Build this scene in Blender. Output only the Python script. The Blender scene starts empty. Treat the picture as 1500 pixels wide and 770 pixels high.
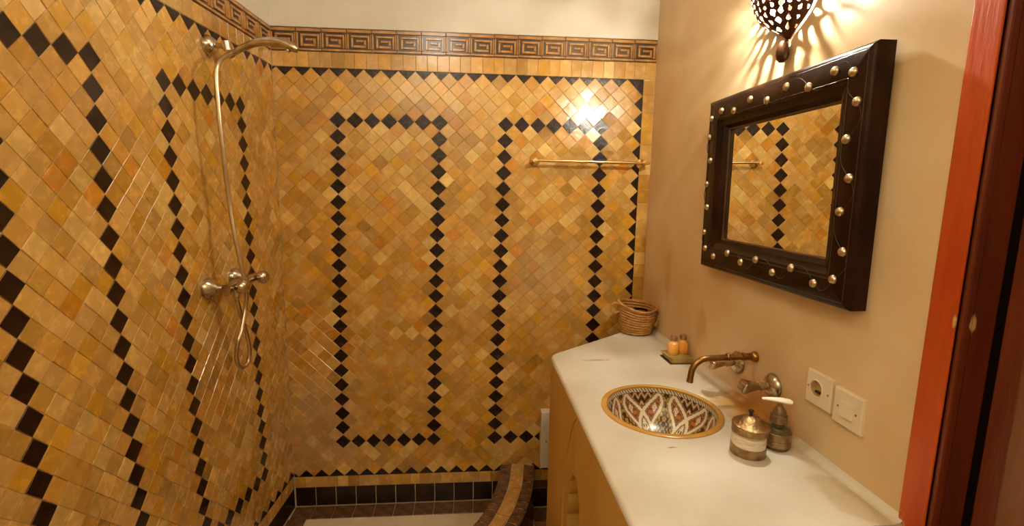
import bpy, bmesh, math, random
from mathutils import Vector, Matrix
from mathutils.geometry import tessellate_polygon

# ------------------------------------------------------------------ camera, light, exposure
H = 1.53                       # eye height above the bathroom floor
D = 2.12                       # distance to the tiled back wall
XL, XR, K = -.829, .797, .05   # left corner, right wall, flare of the left wall
FPX = 693.685
CAM = ((0.99657881, 0.00434374, 0.0825337), (-0.08101161, -0.1463894, 0.98590429), (0.01636457, -0.98921751, -0.14553668))
scene = bpy.context.scene
cd = bpy.data.cameras.new('camera'); cam = bpy.data.objects.new('camera', cd); scene.collection.objects.link(cam)
cd.sensor_fit = 'HORIZONTAL'; cd.sensor_width = 36; cd.lens = FPX / 1500 * 36; cd.clip_start = .02
m = Matrix.Identity(4)
for r in range(3):
    m[r][0], m[r][1], m[r][2] = CAM[r][0], -CAM[r][1], -CAM[r][2]
m[2][3] = H
cam.matrix_world = m
scene.camera = cam
vs = scene.view_settings
vs.view_transform = 'Standard'; vs.look = 'None'; vs.gamma = 1; vs.use_curve_mapping = False
vs.exposure = 0.0
try:
    scene.cycles.max_bounces = 10; scene.cycles.diffuse_bounces = 6; scene.cycles.use_denoising = True
    scene.cycles.caustics_reflective = False; scene.cycles.caustics_refractive = False; scene.cycles.sample_clamp_indirect = 4
except Exception:
    pass
wd = bpy.data.worlds.new('world'); scene.world = wd; wd.use_nodes = True
wd.node_tree.nodes['Background'].inputs[0].default_value = (.9, .6, .35, 1); wd.node_tree.nodes['Background'].inputs[1].default_value = .02
BULB_STRENGTH = 14000
WARM = (1, .93, .78)
FILL_TINT = (1, .92, .76)
def lamp(name, kind, energy, size, loc, aim=None, angle=None):
    l = bpy.data.lights.new(name, kind); l.energy = energy; l.color = FILL_TINT; l.shadow_soft_size = size
    o = bpy.data.objects.new(name, l); scene.collection.objects.link(o); o.location = loc
    if angle: l.spot_size = math.radians(angle); l.spot_blend = 1; o.rotation_euler = aim
lamp('ceiling_fill', 'POINT', 8, .12, (-.22, 1.12, H+.90))                                  # added unseen fill light under the ceiling, above the picture
lamp('bounce_fill', 'SPOT', 195, .08, (-.35, -.55, H+.40), (math.pi, 0, 0), 150)                # added unseen spot behind the photographer, bounces fill off the ceiling

# ------------------------------------------------------------------ helpers
C = scene.collection
R_ = random.Random(7)
MESHN = 0
def link(o, parent=None):
    C.objects.link(o)
    if parent is not None: o.parent = parent
    return o
def tag(o, label, cat=None, group=None, kind=None):
    if label: o['label'] = label
    if cat: o['category'] = cat
    if group: o['group'] = group
    if kind: o['kind'] = kind
    return o
def empty(name, label, cat, loc=(0, 0, 0), mat=None, group=None, kind=None):
    o = bpy.data.objects.new(name, None); o.empty_display_size = .05
    link(o)
    o.matrix_world = mat if mat is not None else Matrix.Translation(loc)
    return tag(o, label, cat, group, kind)
def mesh(name, verts, faces, mat, smooth=False):
    me = bpy.data.meshes.new(name); me.from_pydata([tuple(v) for v in verts], [], faces); me.update()
    if mat: me.materials.append(mat)
    if smooth:
        for p in me.polygons: p.use_smooth = True
        if smooth != 'all':
            try: me.set_sharp_from_angle(angle=math.radians(38))
            except Exception: pass
    return me
def obj(name, verts, faces, mat, parent=None, smooth=False, M=None):
    o = bpy.data.objects.new(name, mesh(name, verts, faces, mat, smooth)); link(o, parent)
    if M is not None: o.matrix_local = M
    return o
class G:
    """collects primitives for one mesh"""
    def __init__(s): s.v = []; s.f = []
    def add(s, v, f):
        b = len(s.v); s.v += [Vector(p) for p in v]; s.f += [tuple(i + b for i in q) for q in f]; return s
    def box(s, a, b, bev=0):
        x0, y0, z0 = a; x1, y1, z1 = b
        if bev <= 0:
            return s.add([(x0,y0,z0),(x1,y0,z0),(x1,y1,z0),(x0,y1,z0),(x0,y0,z1),(x1,y0,z1),(x1,y1,z1),(x0,y1,z1)],
                         [(0,3,2,1),(4,5,6,7),(0,1,5,4),(1,2,6,5),(2,3,7,6),(3,0,4,7)])
        bm = bmesh.new(); bmesh.ops.create_cube(bm, size=1)
        for v in bm.verts: v.co = Vector(((x0+x1)/2+v.co.x*(x1-x0), (y0+y1)/2+v.co.y*(y1-y0), (z0+z1)/2+v.co.z*(z1-z0)))
        bmesh.ops.bevel(bm, geom=bm.edges[:], offset=bev, segments=2, profile=.6, affect='EDGES')
        bm.verts.index_update()
        s.add([v.co.copy() for v in bm.verts], [tuple(v.index for v in f.verts) for f in bm.faces]); bm.free(); return s
    def lathe(s, prof, n=32, M=None, close=False, ang=2*math.pi, a0=0):
        M = M or Matrix.Identity(4); full = abs(ang-2*math.pi) < 1e-6; m = n if full else n+1
        v = []; f = []
        for k in range(m):
            a = a0+ang*k/n
            for r, z in prof: v.append(M @ Vector((r*math.cos(a), r*math.sin(a), z)))
        P = len(prof)
        for k in range(n):
            k2 = (k+1) % m
            for q in range(P-1):
                f.append((k*P+q, k2*P+q, k2*P+q+1, k*P+q+1))
        return s.add(v, f)
    def tube(s, pts, rad, n=10, cap=True):
        pts = [Vector(p) for p in pts]; L = len(pts); rads = rad if isinstance(rad, (list, tuple)) else [rad]*L
        v = []; f = []; up = None
        for i, p in enumerate(pts):
            t = (pts[min(i+1, L-1)]-pts[max(i-1, 0)]).normalized()
            if up is None:
                up = Vector((0,0,1)) if abs(t.z) < .9 else Vector((1,0,0))
            a = (up-t*up.dot(t)).normalized(); b = t.cross(a); up = a
            for k in range(n):
                c = 2*math.pi*k/n; v.append(p+(a*math.cos(c)+b*math.sin(c))*rads[i])
        for i in range(L-1):
            for k in range(n):
                f.append((i*n+k, i*n+(k+1)%n, (i+1)*n+(k+1)%n, (i+1)*n+k))
        if cap: f.append(tuple(range(n-1,-1,-1))); f.append(tuple((L-1)*n+k for k in range(n)))
        return s.add(v, f)
    def ball(s, c, r, n=16, sq=(1,1,1)):
        c = Vector(c); v = []; f = []; h = n//2
        for i in range(1, h):
            th = math.pi*i/h
            for k in range(n):
                a = 2*math.pi*k/n
                v.append(c+Vector((r*sq[0]*math.sin(th)*math.cos(a), r*sq[1]*math.sin(th)*math.sin(a), r*sq[2]*math.cos(th))))
        v.append(c+Vector((0,0,r*sq[2]))); v.append(c-Vector((0,0,r*sq[2]))); T = len(v)-2
        for i in range(h-2):
            for k in range(n): f.append((i*n+k, (i+1)*n+k, (i+1)*n+(k+1)%n, i*n+(k+1)%n))
        for k in range(n):
            f.append((T, k, (k+1)%n)); f.append((T+1, (h-2)*n+(k+1)%n, (h-2)*n+k))
        return s.add(v, f)
    def make(s, name, mat, parent=None, smooth=False, M=None): return obj(name, s.v, s.f, mat, parent, smooth, M)
def catmull(P, n=8):
    P = [Vector(p) for p in P]; Q = [P[0]*2-P[1]]+P+[P[-1]*2-P[-2]]; out = []
    for i in range(1, len(Q)-2):
        a, b, c, d = Q[i-1:i+3]
        for k in range(n):
            t = k/n; out.append(.5*((2*b)+(c-a)*t+(2*a-5*b+4*c-d)*t*t+(3*b-a-3*c+d)*t**3))
    out.append(P[-1]); return out
AX = {'X': Matrix.Rotation(math.pi/2, 4, 'Y'), '-X': Matrix.Rotation(-math.pi/2, 4, 'Y'), 'Y': Matrix.Rotation(-math.pi/2, 4, 'X'), '-Y': Matrix.Rotation(math.pi/2, 4, 'X'), 'Z': Matrix.Identity(4)}
def fr(U, V, N, O):
    m = Matrix.Identity(4)
    for r in range(3): m[r][0], m[r][1], m[r][2], m[r][3] = U[r], V[r], N[r], O[r]
    return m
def pix(x, y, ax, v):
    """point seen at pixel x, y on the plane where axis ax has the value v (z counted from eye height)"""
    d = (x-750, y-385, FPX); r = [sum(CAM[i][k]*d[k] for k in range(3)) for i in range(3)]
    t = v/r[ax]; return Vector((r[0]*t, r[1]*t, r[2]*t+H))
def proj(P):
    q = (P[0], P[1], P[2]-H); c = [sum(CAM[i][k]*q[i] for i in range(3)) for k in range(3)]
    return (750+FPX*c[0]/c[2], 385+FPX*c[1]/c[2], c[2]) if c[2] > .01 else (-9e3, -9e3, -1)
RW = lambda y, z: fr((0,-1,0), (0,0,1), (-1,0,0), (XR, y, z+H))      # frame on the right wall: u towards the door, v up, n into the room
BW = lambda x, z: fr((1,0,0), (0,0,1), (0,-1,0), (x, D, z+H))        # on the back wall
nk = 1/math.sqrt(1+K*K)
LU, LN = Vector((K*nk, nk, 0)), Vector((nk, -K*nk, 0))
lx = lambda y: XL-K*(D-y)
LW = lambda y, z: fr(LU, (0,0,1), LN, (lx(y), y, z+H))               # on the left wall

# ------------------------------------------------------------------ materials
def mat(name, col, rough=.5, metal=0, var=None, scale=8, detail=5, bump=0, bscale=60, coat=0, stretch=(1,1,1), spec=.5, ramp=(.35,.68)):
    M = bpy.data.materials.new(name); M.use_nodes = True; nt = M.node_tree; b = nt.nodes['Principled BSDF']
    b.inputs['Base Color'].default_value = (*col, 1); b.inputs['Roughness'].default_value = rough; b.inputs['Metallic'].default_value = metal
    b.inputs['Coat Weight'].default_value = coat; b.inputs['Coat Roughness'].default_value = .14; b.inputs['Specular IOR Level'].default_value = spec
    tc = nt.nodes.new('ShaderNodeTexCoord'); mp = nt.nodes.new('ShaderNodeMapping'); mp.inputs['Scale'].default_value = stretch
    nt.links.new(tc.outputs['Object'], mp.inputs[0])
    if var:
        n = nt.nodes.new('ShaderNodeTexNoise'); n.inputs['Scale'].default_value = scale; n.inputs['Detail'].default_value = detail
        nt.links.new(mp.outputs[0], n.inputs['Vector'])
        r = nt.nodes.new('ShaderNodeValToRGB'); r.color_ramp.elements[0].position = ramp[0]; r.color_ramp.elements[1].position = ramp[1]
        r.color_ramp.elements[0].color = (*col, 1); r.color_ramp.elements[1].color = (*var, 1)
        nt.links.new(n.outputs['Fac'], r.inputs[0]); nt.links.new(r.outputs[0], b.inputs['Base Color'])
    if bump:
        n2 = nt.nodes.new('ShaderNodeTexNoise'); n2.inputs['Scale'].default_value = bscale; n2.inputs['Detail'].default_value = 4
        nt.links.new(mp.outputs[0], n2.inputs['Vector'])
        bp = nt.nodes.new('ShaderNodeBump'); bp.inputs['Strength'].default_value = bump; bp.inputs['Distance'].default_value = .004
        nt.links.new(n2.outputs['Fac'], bp.inputs['Height']); nt.links.new(bp.outputs[0], b.inputs['Normal'])
    return M
def mixin(M, colour, fac_socket):
    """lay a second colour over a material's base colour"""
    nt = M.node_tree; b = nt.nodes['Principled BSDF']; inp = b.inputs['Base Color']
    mx = nt.nodes.new('ShaderNodeMix'); mx.data_type = 'RGBA'
    if inp.links: nt.links.new(inp.links[0].from_socket, mx.inputs[6])
    else: mx.inputs[6].default_value = inp.default_value
    mx.inputs[7].default_value = (*colour, 1); nt.links.new(fac_socket, mx.inputs[0]); nt.links.new(mx.outputs[2], inp)
def mathn(nt, op, a, b=None, c=None):
    n = nt.nodes.new('ShaderNodeMath'); n.operation = op
    for i, x in enumerate((a, b, c)):
        if x is None: continue
        if isinstance(x, (int, float)): n.inputs[i].default_value = x
        else: nt.links.new(x, n.inputs[i])
    return n.outputs[0]
def stain_or_sheen(M, centre, radii, colour, strength=.8, soft=.6, nscale=14):
    """stains: a patch of its own shape at a place in the room"""
    nt = M.node_tree; g = nt.nodes.new('ShaderNodeNewGeometry'); mp = nt.nodes.new('ShaderNodeMapping'); mp.vector_type = 'TEXTURE'
    mp.inputs['Location'].default_value = centre; mp.inputs['Scale'].default_value = radii
    nt.links.new(g.outputs['Position'], mp.inputs[0])
    ln = nt.nodes.new('ShaderNodeVectorMath'); ln.operation = 'LENGTH'; nt.links.new(mp.outputs[0], ln.inputs[0])
    nz = nt.nodes.new('ShaderNodeTexNoise'); nz.inputs['Scale'].default_value = nscale; nz.inputs['Detail'].default_value = 5; nt.links.new(g.outputs['Position'], nz.inputs['Vector'])
    d = mathn(nt, 'ADD', ln.outputs['Value'], mathn(nt, 'MULTIPLY', mathn(nt, 'SUBTRACT', nz.outputs['Fac'], .5), 1.4))
    mr = nt.nodes.new('ShaderNodeMapRange'); mr.interpolation_type = 'SMOOTHSTEP'
    nt.links.new(d, mr.inputs[0]); mr.inputs[1].default_value = 1; mr.inputs[2].default_value = 1-soft; mr.inputs[3].default_value = 0; mr.inputs[4].default_value = strength
    mixin(M, colour, mr.outputs[0])
def tile_mat(name, source):
    M = mat(name, (.5,.35,.15), .22, coat=.35, bump=.25, bscale=45)
    nt = M.node_tree; b = nt.nodes['Principled BSDF']
    if source == 'object': src = nt.nodes.new('ShaderNodeObjectInfo').outputs['Color']
    else:
        a = nt.nodes.new('ShaderNodeVertexColor'); a.layer_name = 'tone'; src = a.outputs['Color']
    g = nt.nodes.new('ShaderNodeNewGeometry'); n = nt.nodes.new('ShaderNodeTexNoise'); n.inputs['Scale'].default_value = 38; n.inputs['Detail'].default_value = 4
    nt.links.new(g.outputs['Position'], n.inputs['Vector'])
    v = nt.nodes.new('ShaderNodeMapRange'); nt.links.new(n.outputs['Fac'], v.inputs[0]); v.inputs[1].default_value = .3; v.inputs[2].default_value = .7; v.inputs[3].default_value = .87; v.inputs[4].default_value = 1.10
    mx = nt.nodes.new('ShaderNodeMix'); mx.data_type = 'RGBA'; mx.blend_type = 'MULTIPLY'; mx.inputs[0].default_value = 1
    nt.links.new(src, mx.inputs[6]); nt.links.new(v.outputs[0], mx.inputs[7]); nt.links.new(mx.outputs[2], b.inputs['Base Color'])
    # uneven hand-cut glaze
    for nd in nt.nodes:
        if nd.type == 'TEX_NOISE' and nd is not n: nt.links.new(g.outputs['Position'], nd.inputs['Vector'])
    rr = nt.nodes.new('ShaderNodeMapRange'); nt.links.new(n.outputs['Fac'], rr.inputs[0]); rr.inputs[1].default_value = .3; rr.inputs[2].default_value = .7; rr.inputs[3].default_value = .14; rr.inputs[4].default_value = .34
    nt.links.new(rr.outputs[0], b.inputs['Roughness'])
    return M
TILE_O, TILE_V = tile_mat('glazed_tile', 'object'), tile_mat('glazed_tile_field', 'vertex')
BLACKT = mat('black_glaze', (.007,.0025,.0012), .26, var=(.024,.009,.0035), scale=25, coat=.08, bump=.3, bscale=50, spec=.3)
GROUT = mat('grout', (.56,.44,.27), .9, var=(.44,.32,.18), scale=20, bump=.3)
PLASTER = mat('tadelakt_plaster', (.55,.50,.39), .42, var=(.66,.62,.53), scale=3.2, detail=8, bump=.12, bscale=14, coat=.08)
PLASTER_R = mat('tadelakt_plaster_wall', (.58,.395,.195), .45, var=(.72,.56,.34), scale=3.0, detail=9, bump=.12, bscale=16, coat=.05)
COUNTER = mat('polished_plaster_counter', (.58,.54,.435), .38, var=(.70,.67,.585), scale=4, detail=10, bump=.1, bscale=12, coat=.12)
FACADE = mat('plaster_facade', (.50,.28,.045), .55, var=(.58,.345,.075), scale=5, detail=8, bump=.25, bscale=22, stretch=(1,1,.35))
CEIL = mat('ceiling_plaster', (.62,.54,.4), .8, var=(.7,.62,.48), scale=3)
CREAM = mat('shower_floor_plaster', (.55,.46,.32), .6, var=(.66,.57,.42), scale=9, bump=.2, bscale=30)
BROWNT = mat('brown_glaze', (.07,.03,.012), .25, var=(.16,.075,.03), scale=30, coat=.3, bump=.3)
TERRA = mat('terracotta', (.2,.075,.03), .4, var=(.28,.11,.05), scale=14, bump=.2)
FRZ_D = mat('frieze_dark_glaze', (.022,.008,.003), .3, var=(.05,.02,.007), scale=20, coat=.3)
FRZ_L = mat('frieze_caramel_glaze', (.30,.125,.02), .3, var=(.54,.29,.08), scale=26, coat=.3, bump=.2)
CHROME = mat('aged_chrome', (.62,.55,.45), .22, 1, var=(.40,.31,.2), scale=40, bump=.08)
HOSEM = mat('hose_metal', (.62,.5,.34), .3, 1)
BRASS = mat('brass', (.80,.55,.22), .24, 1, var=(.62,.38,.12), scale=30)
BRONZE = mat('aged_bronze', (.40,.22,.08), .3, 1, var=(.24,.11,.03), scale=35, bump=.08)
TIN = mat('hammered_tin', (.42,.29,.15), .3, 1, var=(.24,.145,.06), scale=50, bump=.5, bscale=180)
DKWOOD = mat('dark_carved_wood', (.010,.0035,.0016), .30, var=(.034,.011,.0045), scale=9, detail=6, bump=.25, bscale=40, stretch=(1,1,4), spec=.16)
WORN = mat('worn_carving', (.045,.017,.007), .5)
VINE = mat('carved_scroll', (.024,.009,.004), .45)
LIPW = mat('inner_lip_wood', (.11,.045,.014), .35, var=(.05,.018,.007), scale=12)
STUDM = mat('stud_metal', (.66,.55,.38), .3, 1, var=(.5,.38,.22), scale=60, bump=.2, bscale=200)
MIRROR = mat('mirror_glass', (.9,.9,.88), .0, 1)
ORANGEW = mat('orange_painted_wood', (.52,.082,.005), .45, var=(.36,.040,.003), scale=7, detail=8, bump=.35, bscale=30, stretch=(3,3,.35), coat=.08)
REDW = mat('red_brown_wood', (.14,.024,.007), .35, var=(.075,.014,.005), scale=8, detail=8, bump=.2, bscale=30, stretch=(3,3,.3), coat=.2)
PLANKW = mat('door_plank_wood', (.17,.035,.012), .4, var=(.09,.018,.007), scale=8, detail=7, bump=.2, stretch=(3,3,.4))
DOORW = mat('door_panel_wood', (.21,.085,.035), .4, var=(.14,.05,.02), scale=9, detail=7, bump=.2, stretch=(3,3,.4))
BLK = mat('black_cord_and_gap', (.005,.002,.001), .8, spec=.08)
SHADE = mat('pierced_copper', (.045,.014,.006), .45, .6, var=(.09,.03,.012), scale=30)
FINIAL = mat('turned_finial', (.10,.035,.010), .28, .3, var=(.03,.011,.005), scale=9, stretch=(1,1,2))
PLASTIC = mat('cream_plastic', (.72,.63,.47), .35)
RECESS_SHADE = mat('shaded_recess_plastic', (.46,.31,.12), .4)  # socket plastic with the recess's shading put into a darker golden tone
WHITEP = mat('white_plastic', (.62,.54,.42), .4)
BASKET = mat('palm_fibre', (.52,.27,.075), .75, var=(.33,.145,.03), scale=60, detail=4, bump=.9, bscale=140, stretch=(1,1,2.2))
BOTTLE = mat('amber_bottle', (.86,.42,.09), .22, coat=.4)
CAPM = mat('bottle_cap', (.34,.23,.12), .28, .7)
TRAYW = mat('tray_wood', (.36,.25,.07), .6, var=(.26,.17,.045), scale=14)
TRAYE = mat('tray_dark', (.06,.03,.01), .6)
BONE = mat('bone_band', (.70,.63,.52), .35, var=(.34,.24,.14), scale=16, detail=3, ramp=(.5,.66), stretch=(1,1,6), coat=.3)
GREEN = mat('dark_green_glass', (.055,.045,.018), .12, var=(.10,.075,.03), scale=20, coat=.6)
PUMPW = mat('pump_white', (.80,.74,.62), .3)
PUMPT = mat('pump_collar', (.23,.15,.07), .35, .4, var=(.15,.09,.04), scale=60)
MUSTARD = mat('mustard_glaze', (.52,.29,.055), .25, var=(.42,.22,.04), scale=20, coat=.4)
SLOTM = mat('slot_black', (.012,.008,.005), .6)
# stains and darker patches in the plaster colour
stain_or_sheen(COUNTER, (.775, 1.16, H-.594), (.085, .24, .06), (.40,.165,.022), 1.0, .8, 16)
stain_or_sheen(COUNTER, (.735, 1.24, H-.594), (.06, .11, .05), (.48,.27,.07), .8, .8, 20)
stain_or_sheen(COUNTER, (.45, 1.62, H-.594), (.06, .012, .05), (.34,.2,.09), .7, .5, 60)
stain_or_sheen(COUNTER, (.475, 1.02, H-.594), (.014, .004, .05), (.30,.16,.06), .9, .5, 90)
stain_or_sheen(COUNTER, (.75, .80, H-.594), (.05, .10, .05), (.46,.36,.21), .6, .4, 14)
stain_or_sheen(PLASTER_R, (XR, 1.85, H-.32), (.1, .05, .20), (.44,.25,.08), .55, .8, 9)
stain_or_sheen(PLASTER_R, (XR, 1.55, H-.44), (.1, .05, .10), (.45,.25,.08), .6, .8, 12)  # darker orange patch on the wall beside the bottles
stain_or_sheen(PLASTER_R, (XR, 1.18, H-.55), (.1, .20, .09), (.46,.22,.05), .85, .8, 12)
for T_ in (TILE_O, TILE_V):
    stain_or_sheen(T_, (-.70, D, H-1.10), (.30, .3, .38), (.40,.28,.16), .5, .9, 9)
    stain_or_sheen(T_, (.30, D, H-.33), (.22, .3, .26), (.50,.34,.18), .4, .9, 9)  # pale sheen mirrored from the bright counter, painted into the tile colour

stain_or_sheen(ORANGEW, (XR-.003, .699, H-.20), (.02, .004, .014), (.6,.38,.16), .9, .4, 60)
stain_or_sheen(REDW, (XR+.02, .692, H-.20), (.008, .02, .016), (.55,.34,.14), .9, .4, 60)
stain_or_sheen(ORANGEW, (XR-.003, .738, H-.62), (.02, .012, .05), (.5,.36,.2), .8, .5, 80)

# ------------------------------------------------------------------ room shell
def shell(name, g, material, label, parent=None):
    o = g.make(name, material, parent); tag(o, label, None, None, 'structure'); return o
ZC = H+1.02
wb = shell('wall_back', G().box((XL-.3, D+.0006, 0), (XR+.25, D+.15, ZC)), GROUT, 'back wall covered in diamond-laid honey tiles below a plaster band')
g = G(); y0, y1 = -1.0, D+.15
a = [Vector((lx(y), y, 0))-LN*.0006 for y in (y0, y1)]; b = [p-LN*.15 for p in a]
g.add([a[0], a[1], b[1], b[0]]+[p+Vector((0,0,ZC)) for p in (a[0], a[1], b[1], b[0])], [(0,1,2,3)[::-1],(4,5,6,7),(0,1,5,4),(1,2,6,5),(2,3,7,6),(3,0,4,7)])
wl = shell('wall_left', g, GROUT, 'side wall of the shower covered in diamond-laid honey tiles')
DY0, DY1, DZ = -.13, .697, 2.08          # door opening in the right wall
g = G().box((XR, DY1, 0), (XR+.22, D+.15, ZC)).box((XR, -1.0, 0), (XR+.22, DY0, ZC)).box((XR, DY0, DZ), (XR+.22, DY1, ZC))
wr = shell('wall_right', g, PLASTER_R, 'cream polished plaster wall with the mirror and the door')
shell('wall_front', G().box((-1.2, -1.1, 0), (XR+.22, -1.0, ZC)), PLASTER, 'cream plaster wall facing the shower')
shell('ceiling', G().box((-1.2, -1.1, ZC), (XR+.25, D+.15, ZC+.1)), CEIL, 'cream plaster ceiling of the bathroom')
fl = shell('floor', G().box((-1.2, -1.1, -.1), (XR+.25, D+.15, -.004)), GROUT, 'bathroom floor of small red-brown tiles')
FZ = .046                                # shower floor level
# plaster above the frieze
def zf(x): return .5625+.0105*(x-XL)/1.6            # lower edge of the frieze on the back wall
ZFH = .096
g = G(); g.add([(XL-.01, D-.001, H+zf(XL)+ZFH), (XR+.01, D-.001, H+zf(XR)+ZFH), (XR+.01, D-.001, ZC), (XL-.01, D-.001, ZC), (XL-.01, D+.004, H+zf(XL)+ZFH), (XR+.01, D+.004, H+zf(XR)+ZFH)], [(0,1,2,3),(4,5,1,0)])
g.make('plaster_band', PLASTER, wb)
a0, a1 = Vector((lx(-1), -1, H+.5625+ZFH))+LN*.001, Vector((lx(D), D, H+.5625+ZFH))+LN*.001
g = G().add([a0, a1, (a1.x, a1.y, ZC), (a0.x, a0.y, ZC), a0-LN*.005, a1-LN*.005], [(0,1,2,3),(4,5,1,0)])
g.make('plaster_band', PLASTER, wl)

# ------------------------------------------------------------------ tiles
TONES = [((0.603,0.382,0.104),2.2),((0.53,0.299,0.065),3.4),((0.489,0.24,0.031),3.4),((0.468,0.237,0.016),2.6),((0.478,0.189,0.008),0.9),((0.374,0.19,0.023),1.4),((0.51,0.281,0.065),3.0),((0.426,0.227,0.044),1.6),((0.551,0.272,0.018),0.8)]
def tone(pale=0):
    t = R_.random()*sum(w for _, w in TONES)
    for c, w in TONES:
        t -= w
        if t <= 0: break
    k = R_.uniform(.82, 1.13); p = pale*R_.random()
    return tuple(min(1, (x*(1-p)+y*p)*k) for x, y in zip(c, (.57,.35,.12)))
def prism(poly, gap=.0005, top=.0012, base=-.004):
    """a tile: outline in the wall plane, worn upper edge, slightly domed face"""
    n = len(poly); c = Vector((sum(p[0] for p in poly)/n, sum(p[1] for p in poly)/n))
    def inset(d):
        out = []
        for i in range(n):
            p, q, r = Vector(poly[i-1]), Vector(poly[i]), Vector(poly[(i+1) % n])
            e1, e2 = (q-p), (r-q)
            if e1.length < 1e-7 or e2.length < 1e-7: out.append(q); continue
            n1, n2 = Vector((-e1.y, e1.x)).normalized(), Vector((-e2.y, e2.x)).normalized()
            b = n1+n2; k = max(.35, b.dot(n1)); out.append(q+b*(d/k))
        return out
    rings = [(inset(gap), base), (inset(gap), top*.35), (inset(gap+.0008), top)]
    v = [(p.x, p.y, z) for ring, z in rings for p in ring]; f = []
    for L in range(2):
        for i in range(n): f.append((L*n+i, L*n+(i+1) % n, (L+1)*n+(i+1) % n, (L+1)*n+i))
    f.append(tuple(2*n+i for i in range(n)))
    return v, f
def clip(poly, lo, hi):
    for ax in (0, 1):
        for lim, sg in ((lo[ax], 1), (hi[ax], -1)):
            out = []
            for i in range(len(poly)):
                p, q = poly[i-1], poly[i]; dp, dq = sg*(p[ax]-lim), sg*(q[ax]-lim)
                if (dp >= 0) != (dq >= 0):
                    t = dp/(dp-dq); out.append((p[0]+(q[0]-p[0])*t, p[1]+(q[1]-p[1])*t))
                if dq >= 0: out.append(q)
            poly = out
            if len(poly) < 3: return []
    return poly
def area(p): return abs(sum(p[i-1][0]*p[i][1]-p[i][0]*p[i-1][1] for i in range(len(p))))/2
def interp(tab, i):
    if i <= tab[0][0]: (a, x), (b, y) = tab[0], tab[1]
    elif i >= tab[-1][0]: (a, x), (b, y) = tab[-2], tab[-1]
    else:
        for q in range(len(tab)-1):
            if tab[q][0] <= i <= tab[q+1][0]: (a, x), (b, y) = tab[q], tab[q+1]; break
    return x+(y-x)*(i-a)/(b-a)
def ub(i, j):   # back wall: metres along X of grid column i in row j (hand-laid, columns drift a little)
    return interp([(0, -.571-.00224*j+.000045*j*j), (6, -.144-.00216*j+.000021*j*j), (10, .1406-.00208*j+.000025*j*j), (16, .563), (18.5, .744)], i)
def zb(i, j): return .2945-.0691*j
def ul(i, j): return interp([(-24, .345), (-14, .962+.0008*j), (-10, 1.213+.0004*j), (-6, 1.454+.0010*j), (0, 1.856+.0002*j), (4, 2.120)], i)
def zl(i, j): return .299-.0690*j+.0007*i
unit = prism([(0,-1),(1,0),(0,1),(-1,0)], 0, 0, 0)      # shared diamond, rebuilt with real depth below
def diamond_mesh(name, material):
    s = .0345; v, f = prism([(0,-s),(s,0),(0,s),(-s,0)]); return mesh(name, v, f, material), s
DM_O, DS = diamond_mesh('zellige_tile', TILE_O); DM_B, _ = diamond_mesh('black_tile', BLACKT)
CLAY = mat('bare_clay_edge', (.30,.12,.03), .6, var=(.05,.02,.008), scale=60)
DM_B.materials.append(CLAY)
for p in DM_B.polygons:
    if p.index in range(4, 8): p.material_index = 1
def hidden(x, y, P):
    return x > 806 and y > 520-.37*(x-806)+6 or (x > 945)
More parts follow.
